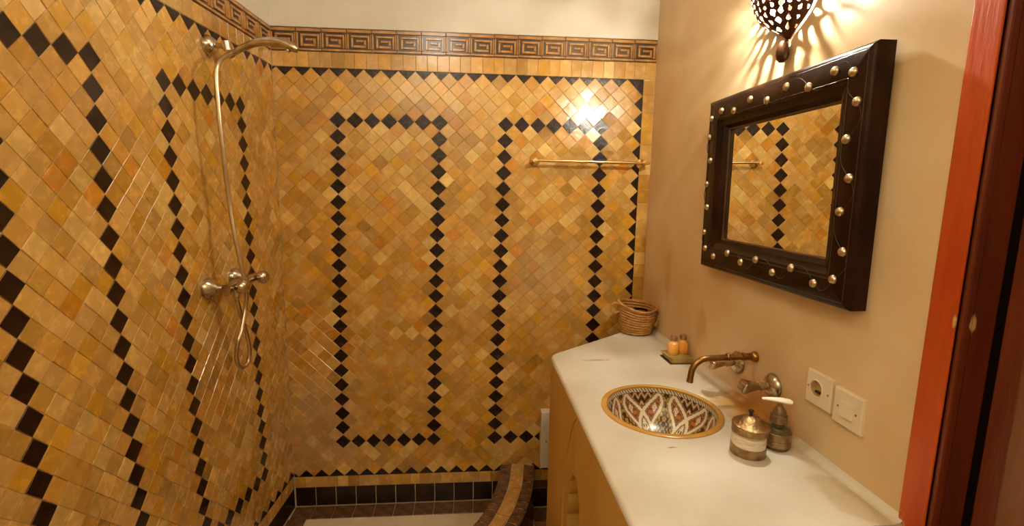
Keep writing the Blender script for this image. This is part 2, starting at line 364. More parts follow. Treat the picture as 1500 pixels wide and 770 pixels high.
def tile_wall(wall, F, uf, zfn, irange, black, lo, hi, line_top, line_bot, line_right, pale):
    light = []
    for i2 in range(irange[0]*2, irange[1]*2+1):
        for j2 in range(-7, 49):
            if (i2+j2) % 2: continue
            i, j = i2/2, j2/2
            P4 = [(uf(i, j+.5), zfn(i, j+.5)), (uf(i+.5, j), zfn(i+.5, j)), (uf(i, j-.5), zfn(i, j-.5)), (uf(i-.5, j), zfn(i-.5, j))]
            cu, cz = uf(i, j), zfn(i, j); full = area(P4); cp = clip(P4, lo, hi)
            if not cp or area(cp) < full*.02: continue
            whole = area(cp) > full*.995
            isb = (i, j) in black or j == line_top or j == line_bot or (line_right is not None and i == line_right)
            if j == line_bot and i2 % 2 == 0: isb = False
            tilt = Matrix.Rotation(R_.gauss(0, .014), 4, 'X') @ Matrix.Rotation(R_.gauss(0, .014), 4, 'Y') @ Matrix.Rotation(R_.gauss(0, .008), 4, 'Z')
            M = F(cu, cz)
            if isb:
                if whole:
                    o = bpy.data.objects.new('black_tile', DM_B); link(o, wall)
                    o.matrix_local = M @ Matrix.Translation((0,0,R_.uniform(-.0006,.0006))) @ tilt @ Matrix.Diagonal(((P4[1][0]-P4[3][0])/2/DS*R_.uniform(.97,1.02), (P4[2][1]-P4[0][1])/2/DS*R_.uniform(.97,1.02), 1, 1))
                else:
                    v, f = prism([(p[0]-cu, p[1]-cz) for p in cp]); obj('black_triangle_tile', v, f, BLACKT, wall, M=M)
                continue
            q = proj(M.translation); vis = -30 < q[0] < 1530 and -30 < q[1] < 800 and q[2] > 0 and not hidden(q[0], q[1], M.translation)
            size = area(cp)/max(q[2], .1)**2 if vis else 0
            light.append((size, i, j, cu, cz, P4, cp, whole, tilt, M))
    light.sort(key=lambda t: -t[0])
    V = []; Fc = []; cols = []
    for n, (size, i, j, cu, cz, P4, cp, whole, tilt, M) in enumerate(light):
        col = tone(pale)
        if n < 300 and size > 0:
            if whole:
                o = bpy.data.objects.new('zellige_tile', DM_O); link(o, wall)
                o.matrix_local = M @ Matrix.Translation((0,0,R_.uniform(-.0007,.0007))) @ tilt @ Matrix.Diagonal(((P4[1][0]-P4[3][0])/2/DS, (P4[2][1]-P4[0][1])/2/DS, 1, 1))
            else:
                v, f = prism([(p[0]-cu, p[1]-cz) for p in cp]); o = obj('zellige_tile', v, f, TILE_O, wall, M=M @ tilt)
            o.color = (*col, 1)
        else:
            v, f = prism([(p[0]-cu, p[1]-cz) for p in cp]); b = len(V); T = M @ tilt
            V += [T @ Vector(p) for p in v]; Fc += [tuple(k+b for k in q) for q in f]; cols += [col]*len(f)
    o = obj('zellige_tile_field', V, Fc, TILE_V, wall); o['kind'] = 'stuff'
    ca = o.data.color_attributes.new('tone', 'FLOAT_COLOR', 'CORNER')
    for p, c in zip(o.data.polygons, cols):
        for l in p.loop_indices: ca.data[l].color = (*c, 1)
def panel(i0, i1): return {(float(i), float(j)) for i in range(i0, i1+1) for j in range(22) if i in (i0, i1) or j in (0, 21)}
RB = .744
tile_wall(wb, BW, ub, zb, (-5, 19), panel(0, 6) | panel(10, 16), (XL+.002, zb(0, 23.5)), (RB, zb(0, -3)), -3, 23.5, 18.5, .12)
tile_wall(wl, LW, ul, zl, (-25, 4), panel(-6, 0) | panel(-14, -10) | panel(-24, -18), (.34, zl(0, 23.5)), (D-.002, zl(0, -3)), -3, 23.5, None, .4)
def rect(wall, F, u, z, w, h, material, name, col=None, gap=.0009, top=.0018):
    v, f = prism([(0,0),(w,0),(w,h),(0,h)], gap, top); o = obj(name, v, f, material, wall, M=F(u, z))
    if col: o.color = (*col, 1)
    return o
# rows of small upright border tiles: above the black triangles, down the right edge, below the field
def border_row(wall, F, u0, u1, zlo, zhi, pale):
    u = u0
    while u < u1-.004:
        w = min(R_.uniform(.042, .054), u1-u)
        if u1-u-w < .015: w = u1-u
        rect(wall, F, u, zlo(u), w, zhi(u)-zlo(u), TILE_O, 'border_tile', tone(pale)); u += w
zt, zbm = zb(0, -3), zb(0, 23.5)
border_row(wb, BW, XL+.003, XR-.001, lambda u: zt, zf, .5)
border_row(wb, BW, XL+.003, XR-.001, lambda u: -1.383, lambda u: zbm, .1)
z = zbm
while z < zt-.01:
    h = min(R_.uniform(.055, .078), zt-z); rect(wb, BW, RB, z, XR-RB-.001, h, TILE_O, 'border_tile', tone(.2)); z += h
zt2, zb2 = zl(0, -3), zl(0, 23.5)
border_row(wl, LW, .34, D-.004, lambda u: zt2, lambda u: .5625, .7)
border_row(wl, LW, .34, D-.004, lambda u: -1.383, lambda u: zb2, .3)
# black square base tiles
CURBX0, CURBX1 = .136, .302
u = XL+.004
while u < CURBX0+.02:
    rect(wb, BW, u, -1.478, .0915, .095, BLACKT, 'black_base_tile', gap=.0012); u += .0925
u = .29
while u < XR-.01:
    rect(wb, BW, u, -1.527, min(.0915, XR-u), .098, BLACKT, 'black_base_tile', gap=.0012)
    rect(wb, BW, u, -1.429, min(.0915, XR-u), .045, BROWNT, 'brown_base_tile', gap=.0012); u += .0925
u = D-.006-.0925
while u > .9:
    rect(wl, LW, u, -1.478, .0915, .095, BLACKT, 'black_base_tile', gap=.0012); u -= .0925
# greek key frieze
TW = .1014
def strip(g, x0, x1, y0, y1):
    W, Hh = TW-.0016, ZFH-.002
    a, b = x0*W, x1*W; c, d = (1-y1)*Hh, (1-y0)*Hh; e = .0012; t0, t1 = .001, .0062
    g.add([(a,c,t0),(b,c,t0),(b,d,t0),(a,d,t0),(a+e,c+e,t1),(b-e,c+e,t1),(b-e,d-e,t1),(a+e,d-e,t1)], [(4,5,6,7),(0,1,5,4),(1,2,6,5),(2,3,7,6),(3,0,4,7)])
g = G()
for s in ((0,1,.045,.185),(0,1,.875,.97),(0,.065,.22,.85),(.935,1,.22,.85),(.83,.915,.27,.85),(.16,.83,.27,.375),(.16,.255,.375,.80),(.255,.775,.685,.80),(.665,.775,.455,.685),(.36,.665,.455,.565)): strip(g, *s)
KEY = mesh('key_relief', g.v, g.f, FRZ_L)
v, f = prism([(0,0),(TW-.0016,0),(TW-.0016,ZFH-.002),(0,ZFH-.002)], 0, .0015)
FBASE = mesh('frieze_tile', v, f, FRZ_D)
def frieze(wall, F, us, zfun):
    for u in us:
        o = bpy.data.objects.new('frieze_tile', FBASE); link(o, wall)
        o.matrix_local = F(u, zfun(u)+.001) @ Matrix.Rotation(R_.gauss(0, .004), 4, 'Z') @ Matrix.Translation((0,0,R_.uniform(0,.0008)))
        k = bpy.data.objects.new('key_relief', KEY); link(k, o)
frieze(wb, BW, [XL+.004+TW*k for k in range(16)], zf)
frieze(wl, LW, [D-.006-TW*(k+1) for k in range(18)], lambda u: .5625)

# ------------------------------------------------------------------ shower floor, curb, bathroom floor
path = catmull([(.222,2.13,0),(.218,2.10,0),(.187,1.925,0),(.1135,1.728,0),(0,1.56,0),(-.15,1.42,0),(-.34,1.32,0),(-.58,1.27,0),(-.862,1.25,0)], 8)
S = [0]
for p, q in zip(path, path[1:]): S.append(S[-1]+(q-p).length)
def along(s, off):
    s = max(0, min(S[-1]-1e-4, s)); k = max(i for i in range(len(S)-1) if S[i] <= s); t = (s-S[k])/(S[k+1]-S[k])
    p = path[k].lerp(path[k+1], t); d = (path[min(k+2, len(path)-1)]-path[max(k-1, 0)]).normalized()
    return p+Vector((d.y, -d.x, 0))*(-off)           # off > 0: towards the bathroom
CT = H-1.295; HW = .082
NS = 60
g = G(); prof = [(-HW+.003, -.02), (-HW+.003, CT-.012), (-HW+.016, CT-.004), (HW-.016, CT-.004), (HW-.003, CT-.012), (HW-.003, -.02)]
for k in range(NS+1):
    for off, z in prof:
        p = along(S[-1]*k/NS, off); g.v.append(Vector((p.x, min(p.y, D-.003), z)))
n = len(prof)
g.f = [(k*n+q, k*n+q+1, (k+1)*n+q+1, (k+1)*n+q) for k in range(NS) for q in range(n-1)]
curb = empty('shower_curb', 'low curved shower curb tiled in brown with a yellow middle strip', 'curb', (.2, 2.0, 0))
def cpart(name, v, f, m_, col=None):
    o = obj(name, [Vector(p)-Vector((.2,2.0,0)) for p in v], f, m_, curb)
    if col: o.color = (*col, 1)
cpart('curb_core', g.v, g.f, GROUT)
def curb_tiles(o0, o1, L, name, m_, colf=None, bend=0):
    s = .012
    while s < S[-1]-L:
        q = [along(s+.001, o0), along(s+.001, o1), along(s+L-.001, o1), along(s+L-.001, o0)]
        z = CT+R_.uniform(-.001, .001); e = .002
        c = sum(q, Vector())/4
        v = [(p.x, p.y, CT-.008-(bend if k in bend_ids else 0)) for k, p in enumerate(q)]
        tp = [c.lerp(p, .95) for p in q]
        v += [(p.x, p.y, z-(bend*.7 if k in bend_ids else 0)) for k, p in enumerate(tp)]
        cpart(name, v, [(4,5,6,7)[::-1],(0,1,5,4)[::-1],(1,2,6,5)[::-1],(2,3,7,6)[::-1],(3,0,4,7)[::-1]], m_, colf() if colf else None)
        s += L
bend_ids = (0, 3); curb_tiles(-HW, -.028, .045, 'brown_curb_tile', BROWNT, None, .006)
bend_ids = (); curb_tiles(-.026, .028, .095, 'yellow_curb_tile', TILE_O, lambda: (.50*R_.uniform(.9,1.05), .30*R_.uniform(.9,1.05), .085))
bend_ids = (1, 2); curb_tiles(.030, HW, .045, 'brown_curb_tile', BROWNT, None, .006)
s = .012
while s < S[-1]-.075:
    for side, zl_, mm, nm in ((1, .004, BLACKT, 'side_tile'), (-1, FZ+.006, BROWNT, 'side_tile')):
        a, b = along(s+.001, side*(HW+.001)), along(s+.073, side*(HW+.001)); a2, b2 = along(s+.001, side*(HW-.004)), along(s+.073, side*(HW-.004))
        v = [(a.x,a.y,zl_),(b.x,b.y,zl_),(b.x,b.y,CT-.016),(a.x,a.y,CT-.016),(a2.x,a2.y,zl_),(b2.x,b2.y,zl_),(b2.x,b2.y,CT-.016),(a2.x,a2.y,CT-.016)]
        cpart(nm, v, [(0,1,2,3),(0,4,5,1),(1,5,6,2),(2,6,7,3),(3,7,4,0)], mm)
    s += .075
# shower floor slab: from the walls to the curb
pts = [along(S[-1]*k/40, -HW+.006) for k in range(41)]
poly = [(max(p.x, lx(p.y)-.002), min(p.y, D+.003)) for p in pts]+[(XL-.002, D+.003)]
tri = tessellate_polygon([[Vector((x, y, 0)) for x, y in poly]])
g = G().add([(x, y, FZ-.003) for x, y in poly], [tuple(t) for t in tri])
for k, q in enumerate(g.f):
    a, b, c = (g.v[i] for i in q)
    if (b-a).cross(c-a).z < 0: g.f[k] = q[::-1]
sf = g.make('shower_floor', CREAM); tag(sf, 'cream plaster shower floor inside the curved curb', 'floor', None, 'structure')
def ftile(parent, x0, y0, x1, y1, z, m_, name):
    v, f = prism([(0,0),(x1-x0,0),(x1-x0,y1-y0),(0,y1-y0)], .001, .002); obj(name, v, f, m_, parent, M=Matrix.Translation((x0, y0, z)))
x = XL+.002
while x < .10:
    ftile(sf, x, D-.086, min(x+.0925, .135), D-.001, FZ, BROWNT, 'brown_floor_tile'); x += .0925
y = D-.086-.0925
while y > 1.35:
    v, f = prism([(0,0),(.082,0),(.082,.0915),(0,.0915)], .001, .002); obj('brown_floor_tile', v, f, BROWNT, sf, M=Matrix.Translation((lx(y)+.006, y, FZ))); y -= .0925
# red-brown floor tiles between curb and counter
for ix in range(9):
    for iy in range(11):
        x0, y0 = XR-.003-.1*(ix+1), D-.002-.1*(iy+1)
        k = min(range(len(path)), key=lambda q: (path[q]-Vector((x0+.05, y0+.05, 0))).length)
        dd = (path[min(k+1, len(path)-1)]-path[max(k-1, 0)]).normalized(); off = -(Vector((x0+.05, y0+.05, 0))-path[k]).dot(Vector((dd.y, -dd.x, 0)))
        if off > HW-.02 and x0+.05 < .45:
            ftile(fl, x0, y0, x0+.099, y0+.099, -.002, TERRA if (ix+iy) % 2 else BROWNT, 'floor_tile')

# ------------------------------------------------------------------ vanity counter
ZT = H-.594
def outline(inset=0):
    """counter outline from the near front corner round to the back corner, moved in by inset"""
    P = [(.29, .735), (.29, 1.60)]
    cx, cy, rr = .36, 1.655, .07
    for k in range(9):
        a = math.pi-(math.pi-math.radians(128))*k/8; P.append((cx+rr*math.cos(a), cy+rr*math.sin(a)))
    P.append((XR-.0005, 2.087))
    out = []
    for i, (x, y) in enumerate(P):
        if i == 0: n = Vector((1, 0))
        elif i <= 1: n = Vector((1, 0))
        elif i < len(P)-1: n = -Vector((x-cx, y-cy)).normalized()
        else: n = -Vector((math.cos(math.radians(128)), math.sin(math.radians(128))))
        q = Vector((x, y))+n*inset
        if i == len(P)-1: q += Vector((math.sin(math.radians(128)), -math.cos(math.radians(128))))*.0; q.x = XR-.0005; q.y = 2.087-inset*1.26
        out.append((q.x, q.y))
    return out
SC, SR = (.530, 1.222), .166
van = empty('vanity_counter', 'cream plastered washstand counter with a lobed arch opening in its front', 'counter', (.55, 1.2, 0))
VO = Vector((.55, 1.2, 0))
def vpart(name, g, m_, smooth=False):
    return obj(name, [p-VO for p in g.v], g.f, m_, van, smooth)
rb = .013; g = G(); rings = []
for k in range(6):
    a = math.pi/2*k/5; rings.append(([*outline(rb*(1-math.sin(a)))], ZT-rb*(1-math.cos(a))))
no = len(rings[0][0])
for o_, z in rings: g.v += [Vector((x, y, z)) for x, y in o_]
for L in range(len(rings)-1):
    for i in range(no-1): g.f.append((L*no+i, (L+1)*no+i, (L+1)*no+i+1, L*no+i+1))
outer = rings[0][0]+[(XR-.0005, .735)]
hole = [(SC[0]+(SR-.012)*math.cos(2*math.pi*k/64), SC[1]+(SR-.012)*math.sin(2*math.pi*k/64)) for k in range(64)]
tri = tessellate_polygon([[Vector((*p, 0)) for p in outer], [Vector((*p, 0)) for p in hole]])
allp = outer+hole; b = len(g.v); g.v += [Vector((x, y, ZT)) for x, y in allp]
for t in tri:
    A, B, Cc = (Vector((*allp[i], 0)) for i in t)
    t = tuple(t) if (B-A).cross(Cc-A).z > 0 else tuple(t)[::-1]
    g.f.append(tuple(i+b for i in t))
# near end strip
g.add([(.29, .735, ZT-rb), (XR, .735, ZT-rb), (XR, .735, ZT), (.29+rb, .735, ZT)], [(0,1,2,3)])
vpart('countertop', g, COUNTER, True)
# cove against the wall
g = G(); cp = [(0, .016), (.003, .007), (.008, .0025), (.018, .0)]
for y in (.735, 2.08):
    for dx, dz in cp: g.v.append(Vector((XR-dx+.0005, y, ZT+dz+.0004)))
g.f = [(i, i+1, 4+i+1, 4+i) for i in range(3)]
g.make('wall_cove', COUNTER, wr, True)
# front with an ogee recess and a lobed opening, rounded corner and slanting end
g = G(); o0 = outline(0); XF = .29
def ogee(cy, top, hw, bot, n=14):
    L = []
    for k in range(n+1):
        t = k/n; w = hw*(1-(1-t)**2.2)*(.86+.14*math.sin(t*math.pi*.9)); L.append((w, top-(top-bot)*.62*t**1.25))
    left = [(cy+w, z) for w, z in L]; right = [(cy-w, z) for w, z in L]
    return right[::-1][:-1]+left
def arch(cy, top, hw, bot, lobes=5):
    """multifoil arch: half outline from the apex outwards, with scalloped edge"""
    half = []
    n = 40
    for k in range(n+1):
        t = k/n; ang = t*math.pi*.5
        w = hw*math.sin(ang)**.8; z = top-(top-bot)*.42*(1-math.cos(ang)); sc = .010*abs(math.sin(t*math.pi*lobes))*(1 if k else 0)
        half.append((max(.0, w-sc*math.sin(ang)), z-sc*math.cos(ang)*.6))
    return half
hz0 = .0
og = ogee(1.222, H-.615, .165, .12); og = [(og[0][0], .10)]+og+[(og[-1][0], .10)]
hf = arch(1.228, H-.795, .094, .10); ar = [(1.228-w, z) for w, z in hf[::-1]][:-1]+[(1.228+w, z) for w, z in hf]
ar = [(ar[0][0], .10+.02)]+ar+[(ar[-1][0], .10+.02)]
front = [(.735, 0), (1.60, 0), (1.60, ZT-rb), (.735, ZT-rb)]
def sheet(g, outerp, holep, X):
    tri = tessellate_polygon([[Vector((*p, 0)) for p in outerp], [Vector((*p, 0)) for p in holep]] if holep else [[Vector((*p, 0)) for p in outerp]])
    al = outerp+(holep or []); b = len(g.v); g.v += [Vector((X, y, z)) for y, z in al]
    for t in tri:
        A, B, Cc = (Vector((X, *al[i])) for i in t); t = tuple(t)
        if (B-A).cross(Cc-A).x > 0: t = t[::-1]
        g.f.append(tuple(i+b for i in t))
def wallring(g, P, X0, X1):
    b = len(g.v); n = len(P); g.v += [Vector((X0, y, z)) for y, z in P]+[Vector((X1, y, z)) for y, z in P]
    for i in range(n): g.f.append((b+i, b+(i+1) % n, b+n+(i+1) % n, b+n+i))
sheet(g, front, og, XF); wallring(g, og, XF, XF+.0035); sheet(g, og, ar, XF+.0035); wallring(g, ar, XF+.0035, XF+.30); sheet(g, ar, None, XF+.30)
for i in range(1, len(o0)-1):
    (x0, y0), (x1, y1) = o0[i], o0[i+1]; g.add([(x0,y0,0),(x0,y0,ZT-rb),(x1,y1,ZT-rb),(x1,y1,0)], [(0,1,2,3)])
g.add([(XF,.735,0),(XR,.735,0),(XR,.735,ZT-rb),(XF,.735,ZT-rb)], [(0,1,2,3)])
vpart('counter_body', g, FACADE, False)
g = G().tube([(XF-.0005, 1.245, H-.79), (XF-.0005, 1.255, H-.70)], .0012, 6); vpart('plaster_ridge', g, FACADE)

# ------------------------------------------------------------------ painted wash basin
basin = empty('wash_basin', 'round painted ceramic basin with interlaced arches and a mustard rim', 'sink', (SC[0], SC[1], ZT))
g = G().lathe([(.149,-.002),(.1495,.0035),(.153,.0055),(.160,.0055),(.165,.003),(.166,-.001)], 72); g.make('rim', MUSTARD, basin, True)
CRM, ORG, DRK, YEL, OLV, BRN = (.66,.57,.42), (.36,.125,.025), (.022,.010,.005), (.42,.24,.035), (.14,.095,.03), (.12,.05,.015)
def curve(tab, v): return interp(tab, v)
C1 = [(0,-.345),(.10,-.265),(.22,-.14),(.36,.0),(.5,.10),(.65,.165),(.8,.20),(.92,.20),(1,.16)]
C2 = [(0,-.345),(.07,-.40),(.17,-.425),(.30,-.395),(.45,-.30),(.58,-.205),(.68,-.175)]
def paint(th, v):
    NM = 6; ph = (th/(2*math.pi)*NM+.983) % 1-.5
    if v < .028: return YEL
    if v < .092:
        k = (th/(2*math.pi)*96+v*14) % 1; return CRM if k < .68 else DRK
    if v < .108: return DRK
    w = (v-.108)/.80
    if w > 1: return CRM if w < 1.04 else (DRK if w < 1.08 else OLV)
    sc_ = 1.0-.45*w                   # circles shrink downwards, bands keep their width
    hb, ow = .030/sc_, .012/sc_       # half width of the cream band, outline
    d = 9; c1 = curve(C1, w); slope = 1.25 if w < .5 else 1.0
    c2 = curve(C2, w)
    for sgn in (1, -1):
        d = min(d, abs(ph-sgn*c1)/(1.35 if w < .5 else 1))
        if w < .66: d = min(d, abs(ph-sgn*c2))
    if d < hb: return CRM
    if d < hb+ow: return DRK
    a = abs(ph)
    if w < .66 and a < abs(c2) and (a > abs(c1)):       # leaf
        if d < hb+ow*2.6: return ORG
        if d < hb+ow*3.4: return DRK
        u = a-.27; q = w-.27
        if abs(u-q*.25) < .012/sc_ or (abs(abs(u-q*.25)-.035/sc_*(1-abs(q)*3.2)) < .011 and -.16 < q < .12): return CRM
        return ORG if math.sin(w*55) > -.35 else BRN
    if w > .36 and a < abs(c1):       # vase in the middle
        if d < hb+ow*2.4: return TAN
        k = abs(math.sin(w*17))*.06/sc_
        if abs(a-k) < .015/sc_ or a < .010/sc_: return CRM
        return BRN if math.sin(w*60+a*50) > -.4 else YEL
    if w < .36 and a < abs(c1):       # spandrel at the rim
        if d < hb+ow*2.4: return TAN
        k = math.sin(w*34+math.cos(ph*45)*1.6)
        return CRM if k > .93 else (TAN if k > .45 else (ORG if k > .0 else DRK))
    if d < hb+ow*2.2: return YEL
    q = math.sin((a-.5)*64)*math.sin(w*34+1.0)+.35*math.sin(w*80+a*60)
    return YEL if q > .34 else (OLV if q > .12 else DRK)
TAN = (.34,.19,.06)
NT, NV = 420, 110
V = []; F_ = []; col = []
for k in range(NT):
    th = 2*math.pi*k/NT
    for q in range(NV+1):
        v = q/NV; a = v*math.pi/2
        r = .1492*math.cos(a)**.72 if v < 1 else .0; z = -.125*math.sin(a)**1.05+.0035*(1-v)
        V.append((r*math.cos(th), r*math.sin(th), z)); col.append(paint(th, v))
for k in range(NT):
    k2 = (k+1) % NT
    for q in range(NV): F_.append((k*(NV+1)+q, k*(NV+1)+q+1, k2*(NV+1)+q+1, k2*(NV+1)+q))
PAINT = mat('painted_glaze', (.5,.4,.3), .28, coat=.25); vc = PAINT.node_tree.nodes.new('ShaderNodeVertexColor'); vc.layer_name = 'paint'
PAINT.node_tree.links.new(vc.outputs['Color'], PAINT.node_tree.nodes['Principled BSDF'].inputs['Base Color'])
F_ = [f[::-1] for f in F_]
bo = obj('bowl', V, F_, PAINT, basin, 'all')
ca = bo.data.color_attributes.new('paint', 'FLOAT_COLOR', 'POINT')
for i, c in enumerate(col): ca.data[i].color = (*c, 1)
G().lathe([(0,-.1205),(.016,-.1205),(.02,-.1215),(.022,-.1245)], 24).make('drain', CHROME, basin, True)

# ------------------------------------------------------------------ spout and taps on the right wall
sp = empty('wall_spout', 'aged bronze bent spout coming out of the wall over the basin', 'faucet', mat=RW(1.222, -.444))
P = [(0,0,.0),(0,0,.05),(0,-.002,.10),(0,-.004,.145),(0,-.010,.163),(0,-.022,.177),(0,-.040,.185),(0,-.066,.188)]
pp = catmull(P, 6); G().tube(pp, .0085, 16).make('spout_pipe', BRONZE, sp, True)
G().lathe([(0,.0),(.015,.0),(.0155,.004),(.013,.012),(.0105,.014),(.0105,.034),(.0125,.035),(.0125,.042),(.0098,.043)], 24).make('wall_collar', BRONZE, sp, True)
G().lathe([(.0104,.078),(.0114,.080),(.0114,.085),(.0104,.087),(.0085,.087)], 24).make('joint_ring', BRONZE, sp, True)
G().tube([(0,-.062,.188),(0,-.072,.1885)], [.0088,.0092], 16, False).make('spout_lip', BRONZE, sp, True)
def tap(y, z, label, rot):
    t = empty('wall_tap', label, 'tap', mat=RW(y, z), group=None)
    G().lathe([(.034,.0),(.034,.003),(.030,.010),(.020,.018),(.012,.021),(.0,.021)], 32).make('rosette', CHROME, t, True)
    G().lathe([(.0105,.015),(.0105,.036),(.0125,.037),(.0125,.043),(.0,.043)], 20).make('stem', CHROME, t, True)
    g = G(); n = 4; pr = [(.012,.040),(.0155,.046),(.0285,.083),(.0275,.090),(.016,.095),(.0,.095)]
    Mr = Matrix.Rotation(rot, 4, 'Z') @ Matrix.Diagonal((1.0, .72, 1, 1))
    g.lathe(pr, 4, Mr); o = g.make('handle', CHROME, t)
    bv = o.modifiers.new('bevel', 'BEVEL'); bv.width = .0022; bv.segments = 2
    return t
tap(1.305, -.492, 'chrome tap with faceted handle half hidden behind the spout, beside the bottle tray', .35)
tap(1.135, -.494, 'chrome tap with faceted handle above the lidded jar and soap dispenser', .5)

# ------------------------------------------------------------------ socket and switch
def plate(name, label, y, z, tilt):
    t = empty(name, label, 'electrical outlet' if 'socket' in name else 'switch', mat=RW(y, z) @ Matrix.Rotation(tilt, 4, 'Z'))
    return t
so = plate('power_socket', 'cream plastic power socket with round recess on the plaster wall', .967, -.433, 0)
N_ = 40; sq = [(-.0385,-.0385),(.0385,-.0385),(.0385,.0385),(-.0385,.0385)]; rr = .0195; oc = (-.006, .001)
def plate_mesh(hole):
    g = G(); z1 = .010
    top = [(-.0365,-.0365),(.0365,-.0365),(.0365,.0365),(-.0365,.0365)]
    hp = [(oc[0]+rr*math.cos(2*math.pi*k/N_), oc[1]+rr*math.sin(2*math.pi*k/N_)) for k in range(N_)] if hole else []
    al = top+hp; tri = tessellate_polygon([[Vector((*p,0)) for p in top]]+([[Vector((*p,0)) for p in hp]] if hole else []))
    g.v += [Vector((*p, z1)) for p in al]
    for t in tri:
        A, B, Cc = (Vector((*al[i],0)) for i in t); g.f.append(tuple(t) if (B-A).cross(Cc-A).z > 0 else tuple(t)[::-1])
    b = len(g.v); g.v += [Vector((*p, z1-.0025)) for p in sq]+[Vector((*p, 0)) for p in sq]
    for i in range(4): g.f.append((b+i, b+(i+1)%4, (i+1)%4, i)); g.f.append((b+4+i, b+4+(i+1)%4, b+(i+1)%4, b+i))
    return g
plate_mesh(True).make('plate', PLASTIC, so)
OM = Matrix.Translation((*oc, 0))
G().lathe([(rr+.002,.0095),(rr+.0012,.0120),(rr-.0008,.0120),(rr-.0015,.0095)], 40, OM).make('socket_ring', PLASTIC, so, True)
G().lathe([(rr-.0012,.0105),(rr-.0016,.0015),(0,.0012)], 40, OM).make('recess', RECESS_SHADE, so, True)
G().box((oc[0]-.009,oc[1]-.011,.0014),(oc[0]+.009,oc[1]-.007,.006)).make('earth_clip', SLOTM, so)
for dx in (.0075,): G().lathe([(.0026,.0012),(.0026,.0024),(0,.0024)], 12, Matrix.Translation((oc[0]+dx, oc[1]+.003, 0))).make('pin_hole', SLOTM, so)
for dx in (-.031, .030): G().lathe([(.0022,.0095),(.0022,.0108),(0,.0112)], 10, Matrix.Translation((dx, 0, 0))).make('screw', TIN, so)
sw = plate('light_switch', 'cream plastic light switch with a square rocker beside the socket', .882, -.441, 0)
plate_mesh(False).make('plate', PLASTIC, sw)
G().add([(-.0165,-.0165,.0098),(.0165,-.0165,.0098),(.0165,.0165,.0098),(-.0165,.0165,.0098),(-.0155,-.0155,.0155),(.0155,-.0155,.0155),(.0155,.0155,.012),(-.0155,.0155,.012)], [(4,5,6,7),(0,1,5,4),(1,2,6,5),(2,3,7,6),(3,0,4,7)]).make('rocker', PLASTIC, sw)
for dx in (-.024, .024): G().lathe([(.0024,.0095),(.0024,.0108),(0,.0112)], 10, Matrix.Translation((dx, 0, 0))).make('screw', TIN, sw)

# ------------------------------------------------------------------ mirror
MY, MZ0 = 1.1915, -.225
mi = empty('wall_mirror', 'rectangular mirror in a dark carved wooden frame with metal studs', 'mirror', mat=RW(MY, MZ0) @ Matrix.Rotation(.012, 4, 'X') @ Matrix.Translation((0,0,.001)))
MW, MH, RWD = .3155, .521, .082       # half width, height, rail width
def rail(c0, c1, into):
    """mitred rail along an outer edge from corner c0 to c1; into = unit vector towards the opening"""
    a, b = Vector(c0), Vector(c1); e = (b-a).normalized(); i_ = Vector(into)
    prof = [(.0,.0),(.0,.034),(.004,.040),(.010,.0425),(.052,.0425),(.060,.0405),(.064,.0405),(.068,.036),(RWD,.033),(RWD+.012,.018),(RWD+.012,.004)]
    g = G()
    for w, n in prof:
        g.v.append(a+(e+i_)*w+Vector((0,0,n))); g.v.append(b+(-e+i_)*w+Vector((0,0,n)))
    g.f = [(2*k, 2*k+1, 2*k+3, 2*k+2) for k in range(len(prof)-1)]
    return g
cs = [(-MW,0,0),(MW,0,0),(MW,MH,0),(-MW,MH,0)]
for k, into in enumerate(((0,1,0),(-1,0,0),(0,-1,0),(1,0,0))): rail(cs[k], cs[(k+1)%4], into).make('frame_rail', DKWOOD, mi, True)
li = RWD+.010
G().box((-MW+li,li,.006),(MW-li,MH-li,.0155)).make('mirror_glass', MIRROR, mi)
# bright worn inner lip
for k in range(4):
    a, b = Vector(cs[k]), Vector(cs[(k+1)%4]); e = (b-a).normalized(); i_ = Vector(((0,1,0),(-1,0,0),(0,-1,0),(1,0,0))[k])
    p, q = a+(e+i_)*(RWD+.011), b+(-e+i_)*(RWD+.011); G().tube([p+Vector((0,0,.0185)), q+Vector((0,0,.0185))], .0035, 8).make('inner_lip', LIPW, mi, True)
# carved lines and vine
for ins in (.013, .057):
    P = [(-MW+ins,ins),(MW-ins,ins),(MW-ins,MH-ins),(-MW+ins,MH-ins)]
    for k in range(4): G().tube([(*P[k],.0424),(*P[(k+1)%4],.0424)], .0009, 5).make('carved_line', WORN, mi)
studs = [(1.485,.243),(1.425,.257),(1.356,.246),(1.276,.262),(1.201,.246),(1.126,.263),(1.048,.246),(.972,.262),(.922,.248),(.905,.189),(.922,.119),(.904,.041),(.919,-.026),(.901,-.107),(.919,-.167),(.974,-.186),(1.052,-.164),(1.12,-.186),(1.195,-.164),(1.264,-.181),(1.337,-.165),(1.417,-.184),(1.473,-.165),(1.486,-.114),(1.478,-.033),(1.489,.040),(1.475,.113),(1.491,.186)]
sg = G().lathe([(.0102,.0),(.0100,.0018),(.0085,.0052),(.0045,.0076),(0,.0083)], 16); SM = mesh('stud', sg.v, sg.f, STUDM, True)
su = [(-(y-MY), z-MZ0) for y, z in studs]
for u, v in su:
    o = bpy.data.objects.new('stud', SM); link(o, mi); o.matrix_local = Matrix.Translation((u, v, .042))
def vine(ids, ax):
    pts = []
    for a, b in zip(ids, ids[1:]):
        (u0, v0), (u1, v1) = su[a], su[b]
        for k in range(10):
            t = k/10; sgn = 1 if (a % 2) else -1
            u, v = u0+(u1-u0)*t, v0+(v1-v0)*t; w = .020*math.sin(t*math.pi)*sgn
            pts.append((u+(w if ax else 0), v+(0 if ax else w), .0421))
    G().tube(pts, .0010, 5).make('carved_vine', VINE, mi)
